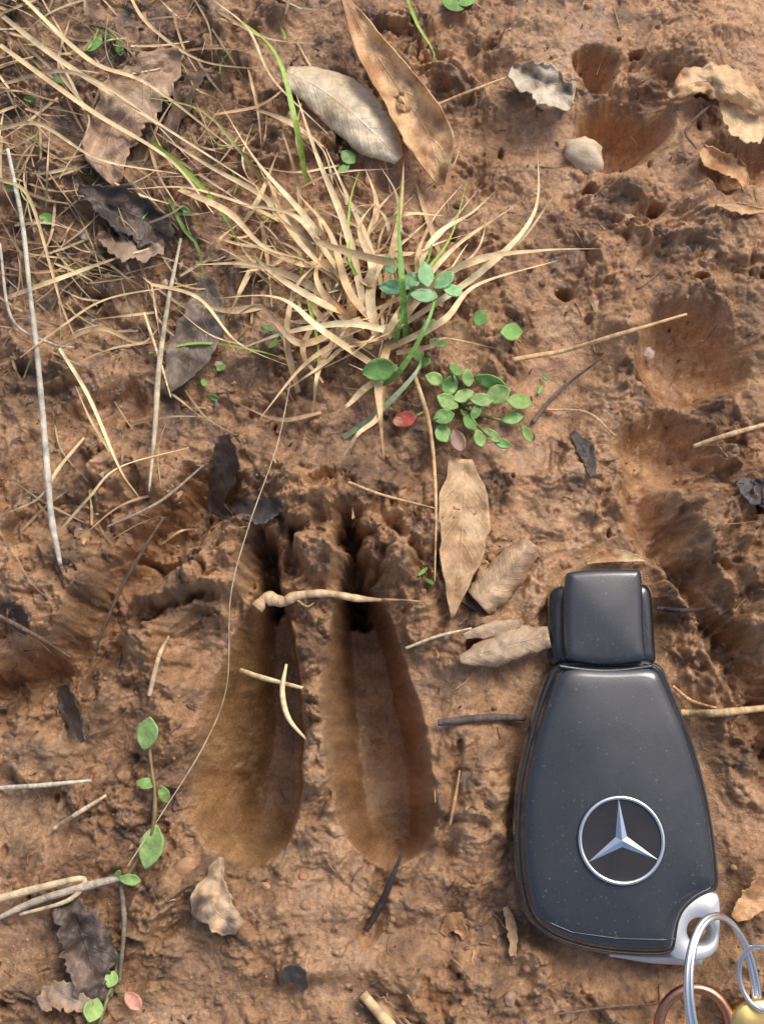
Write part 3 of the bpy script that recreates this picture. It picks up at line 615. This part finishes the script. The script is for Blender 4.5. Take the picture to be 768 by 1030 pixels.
def loft(pts,layers,name,mat,dome=.0,n=200,rnd=2,zr=.4,levels=14,cen=None):
    o=closed(pts,n,rnd); x,y=P(o[:,0],o[:,1],zr); o=np.stack([x,y],1); mb=MB(); V=[]
    for d,z in layers: V.append(np.c_[inset(o,d),np.full(n,z)])
    last=inset(o,layers[-1][0]); zl=layers[-1][1]; c=last.mean(0)
    if cen is not None: c=np.array([float(a) for a in P(cen[0],cen[1],zl)])
    cur=last
    for k in range(1,levels+1):
        s=1-k/levels*.985; cur=csm(cur,60); sc=c+(cur-c)*s
        V.append(np.c_[sc,np.full(n,zl+dome*(1-s*s))])
    m=len(V); V=np.concatenate(V); f=grid_faces(m,n,True); f.append(tuple(range(n))[::-1]); f.append(tuple((m-1)*n+i for i in range(n)))
    mb.add(V,f,(.03,.03,.03)); ob=mb.make(name,mat,parent=key); return ob,V,f
BODY=[(556,663),(606,667),(662,663),(672,690),(692,735),(708,790),(717,840),(721,880),(721,896),(701,903),(683,919),(679,948),(676,961),(640,962),(590,957),(548,943),(527,922),(519,890),(515,845),(517,795),(526,750),(540,702)]
zb=.03
ob,BV,BF=loft(BODY,[(.10,zb),(.03,zb+.06),(.0,zb+.16),(.0,zb+.30),(.025,zb+.37),(.035,zb+.375),(.04,zb+.362),(.05,zb+.367),(.062,zb+.42),(.085,zb+.465),(.12,zb+.49),(.17,zb+.50)],'shell',PL,dome=.05,zr=.3,rnd=2,cen=(614,810),n=280)
CAPL=[(551,602),(555,592),(564,588),(646,586),(653,590),(656,602),(659,655),(660,667),(645,671),(606,672),(566,671),(552,667)]
loft(CAPL,[(.05,zb),(.0,zb+.06),(.0,zb+.24),(.02,zb+.29),(.05,zb+.31)],'head_sides',PL2,zr=.3,rnd=2,n=140)
CAPT=[(567,582),(570,575),(638,573),(643,577),(644,600),(645,640),(648,664),(638,668),(606,670),(576,667),(567,663),(566,640),(566,600)]
loft(CAPT,[(.0,zb+.1),(.0,zb+.44),(.015,zb+.47),(.035,zb+.485),(.07,zb+.49)],'head_cap',PL,dome=.02,zr=.4,rnd=2,n=180)
mb=MB(); xs=np.linspace(561,656,40); ys=670+5*np.sin((xs-561)/95*np.pi); x,y=P(xs,ys,zb+.48); tube(mb,np.c_[x,y,np.full(40,zb+.455)],.026,(.02,.02,.02),10,.9,0)
mb.make('seam_rib',PL2,parent=key)
bv=BVHTree.FromPolygons([tuple(v) for v in BV],BF)
def topz(x,y):
    h=bv.ray_cast(Vector((x,y,3)),Vector((0,0,-1))); return h[0].z if h[0] else zb+.5
mb=MB(); px_=np.linspace(545,684,50); py_=np.interp(px_,[545,575,620,684],[925,938,944,946]); x,y=P(px_,py_,zb+.5); zz=np.array([topz(a,b) for a,b in zip(x,y)]); tube(mb,np.c_[x,y,zz],.008,(.01,.01,.01),6,1,0); mb.make('cover_seam',PL2,parent=key)
def plate(outer,hole,hr,z0,z1,name):
    n=96; o=closed(outer,n*3,1); x,y=P(o[:,0],o[:,1],z1); hx,hy=[float(q) for q in P(hole[0],hole[1],z1)]
    an=np.arctan2(y-hy,x-hx); order=np.argsort(an); ts=np.linspace(-np.pi,np.pi,n,endpoint=False)
    R_=np.interp(ts,an[order],np.hypot(x-hx,y-hy)[order],period=2*np.pi)
    def ring(r,z): return np.c_[hx+np.cos(ts)*r,hy+np.sin(ts)*r,np.full(n,z)]
    V=np.concatenate([ring(hr,z0),ring(R_,z0),ring(R_,z1-.02),ring(R_-.02,z1),ring(hr+.02,z1),ring(hr,z1-.02),ring(hr,z0)])
    mb=MB(); mb.add(V,grid_faces(7,n,True),(.8,.8,.8)); mb.make(name,SV,parent=key)
plate([(670,915),(694,896),(720,897),(724,905),(724,945),(719,960),(704,967),(680,967),(670,955)],(704,937),.12,zb+.08,zb+.36,'key_ring_lug')
mb=MB(); xs=np.linspace(612,704,30); ys=np.interp(xs,[608,650,704],[959,963,965]); x,y=P(xs,ys,zb+.1); tube(mb,np.c_[x,y,np.full(30,zb+.12)],[.02,.05,.06],(.8,.8,.8),10,1,0); mb.make('metal_key_edge',SV,parent=key)
ex,ey=[float(q) for q in P(624,845,zb+.53)]; ez=topz(ex,ey)+.004
Rr=.376
mb=MB(); n=96; ts=np.linspace(0,2*np.pi,n,endpoint=False)
V=np.concatenate([np.c_[ex+np.cos(ts)*r,ey+np.sin(ts)*r,np.full(n,ez+z)] for r,z in ((.40,-.03),(.40,.006),(.37,.003),(.2,.003),(.005,.003))]); mb.add(V,grid_faces(5,n,True)+[tuple(4*n+i for i in range(n))],(.02,.02,.02)); mb.make('emblem_disc',GL,parent=key)
mb=MB(); pr=[]; k=10
for a in np.linspace(0,2*np.pi,k,endpoint=False): pr.append((Rr+.019*math.cos(a),.012+.017*math.sin(a)))
V=np.concatenate([np.c_[ex+math.cos(t)*np.array([p[0] for p in pr]),ey+math.sin(t)*np.array([p[0] for p in pr]),ez+np.array([p[1] for p in pr])] for t in ts])
f=[(i*k+j,i*k+(j+1)%k,((i+1)%n)*k+(j+1)%k,((i+1)%n)*k+j) for i in range(n) for j in range(k)]; mb.add(V,f,(.8,.8,.8)); mb.make('emblem_ring',CH,parent=key)
mb=MB(); V=[(ex,ey,ez+.04)]
for i in range(6):
    a=math.radians(92+60*i); r=.368 if i%2==0 else .060
    V.append((ex+math.cos(a)*r,ey+math.sin(a)*r,ez+(.008)))
f=[(0,i+1,(i+1)%6+1) for i in range(6)]; mb.add(V,f,(.8,.8,.8)); mb.make('emblem_star',CH,parent=key,smooth=False)
def ringwire(pts,r,name,mat,parent,n=120):
    p=np.array(pts,float); p=np.vstack([p,p[:3]]); q=cat(p,n+int(n*2/len(pts)))
    x,y=P(q[:,0],q[:,1],q[:,2]); mb=MB(); tube(mb,np.c_[x,y,q[:,2]],r,(.8,.8,.8),12,1,0); return mb.make(name,mat,parent=parent)
gz0=float(np.percentile(GP(np.linspace(665,780,20)[None,:]*np.ones((12,1)),np.linspace(985,1045,12)[:,None]*np.ones((1,20)))[2],85))
rx_,ry_=P(720,1010,.2); kr=empty('key_ring',(float(rx_),float(ry_),.2))
def ering(cx,cy,a,b,rot,z0,dz,ph,m=16):
    o=[]; r=math.radians(rot)
    for i in range(m):
        t=2*math.pi*i/m; X_=a*math.cos(t); Y_=b*math.sin(t)
        o.append((cx+X_*math.cos(r)-Y_*math.sin(r),cy+X_*math.sin(r)+Y_*math.cos(r),z0+dz*math.cos(t-ph)))
    return o
zz0=max(.5,gz0+.36)
ringwire(ering(724,1004,34,84,-4,zz0,.28,math.pi),.026,'split_ring',CH,kr)
ringwire(ering(729,1006,34,84,-6,zz0,.28,math.pi),.026,'split_ring_turn',CH,kr)
ringwire(ering(768,985,24,34,-20,gz0+.3,.12,0),.024,'small_ring',CH,kr)
ringwire(ering(698,1034,36,40,0,gz0+.08,.02,0),.05,'copper_ring',CU,kr)
o=closed([(736,1014),(758,1003),(790,1006),(800,1040),(785,1065),(750,1062),(733,1040)],80,2); x,y=P(o[:,0],o[:,1],gz0+.15); q=np.c_[x,y]
V=np.concatenate([np.c_[inset(q,d),np.full(80,gz0+z)] for d,z in ((.02,-.02),(0,.02),(0,.14),(.03,.17),(.2,.17))]); mb=MB(); mb.add(V,grid_faces(5,80,True)+[tuple(4*80+i for i in range(80))],(.6,.4,.1)); mb.make('brass_key_head',BR,parent=kr)
# ------------------------------------------------------------ light, world, camera
sd=Vector((.38,.52,.80)).normalized()
sl=bpy.data.lights.new('sun','SUN'); sl.energy=1.7; sl.angle=math.radians(24); sl.color=(1,.985,.96)
so=bpy.data.objects.new('sun',sl); scene.collection.objects.link(so); so.rotation_euler=sd.to_track_quat('Z','Y').to_euler()
w=bpy.data.worlds.new('World'); scene.world=w; w.use_nodes=True; nt=w.node_tree
sk=nt.nodes.new('ShaderNodeTexSky'); sk.sky_type='NISHITA'; sk.sun_disc=False; sk.sun_elevation=math.asin(sd.z); sk.sun_rotation=math.atan2(sd.x,sd.y)
sk.dust_density=4; sk.air_density=1.0; sk.ozone_density=.6
nt.links.new(sk.outputs[0],nt.nodes['Background'].inputs[0]); nt.nodes['Background'].inputs[1].default_value=.15
cd=bpy.data.cameras.new('camera'); cd.sensor_fit='VERTICAL'; cd.angle=2*math.atan(515/FP); cd.clip_start=.005; cd.clip_end=100
co=bpy.data.objects.new('camera',cd); scene.collection.objects.link(co); co.location=C*S; co.rotation_euler=(T,0,0); scene.camera=co
scene.view_settings.view_transform='Standard'; scene.view_settings.look='None'; scene.view_settings.exposure=0
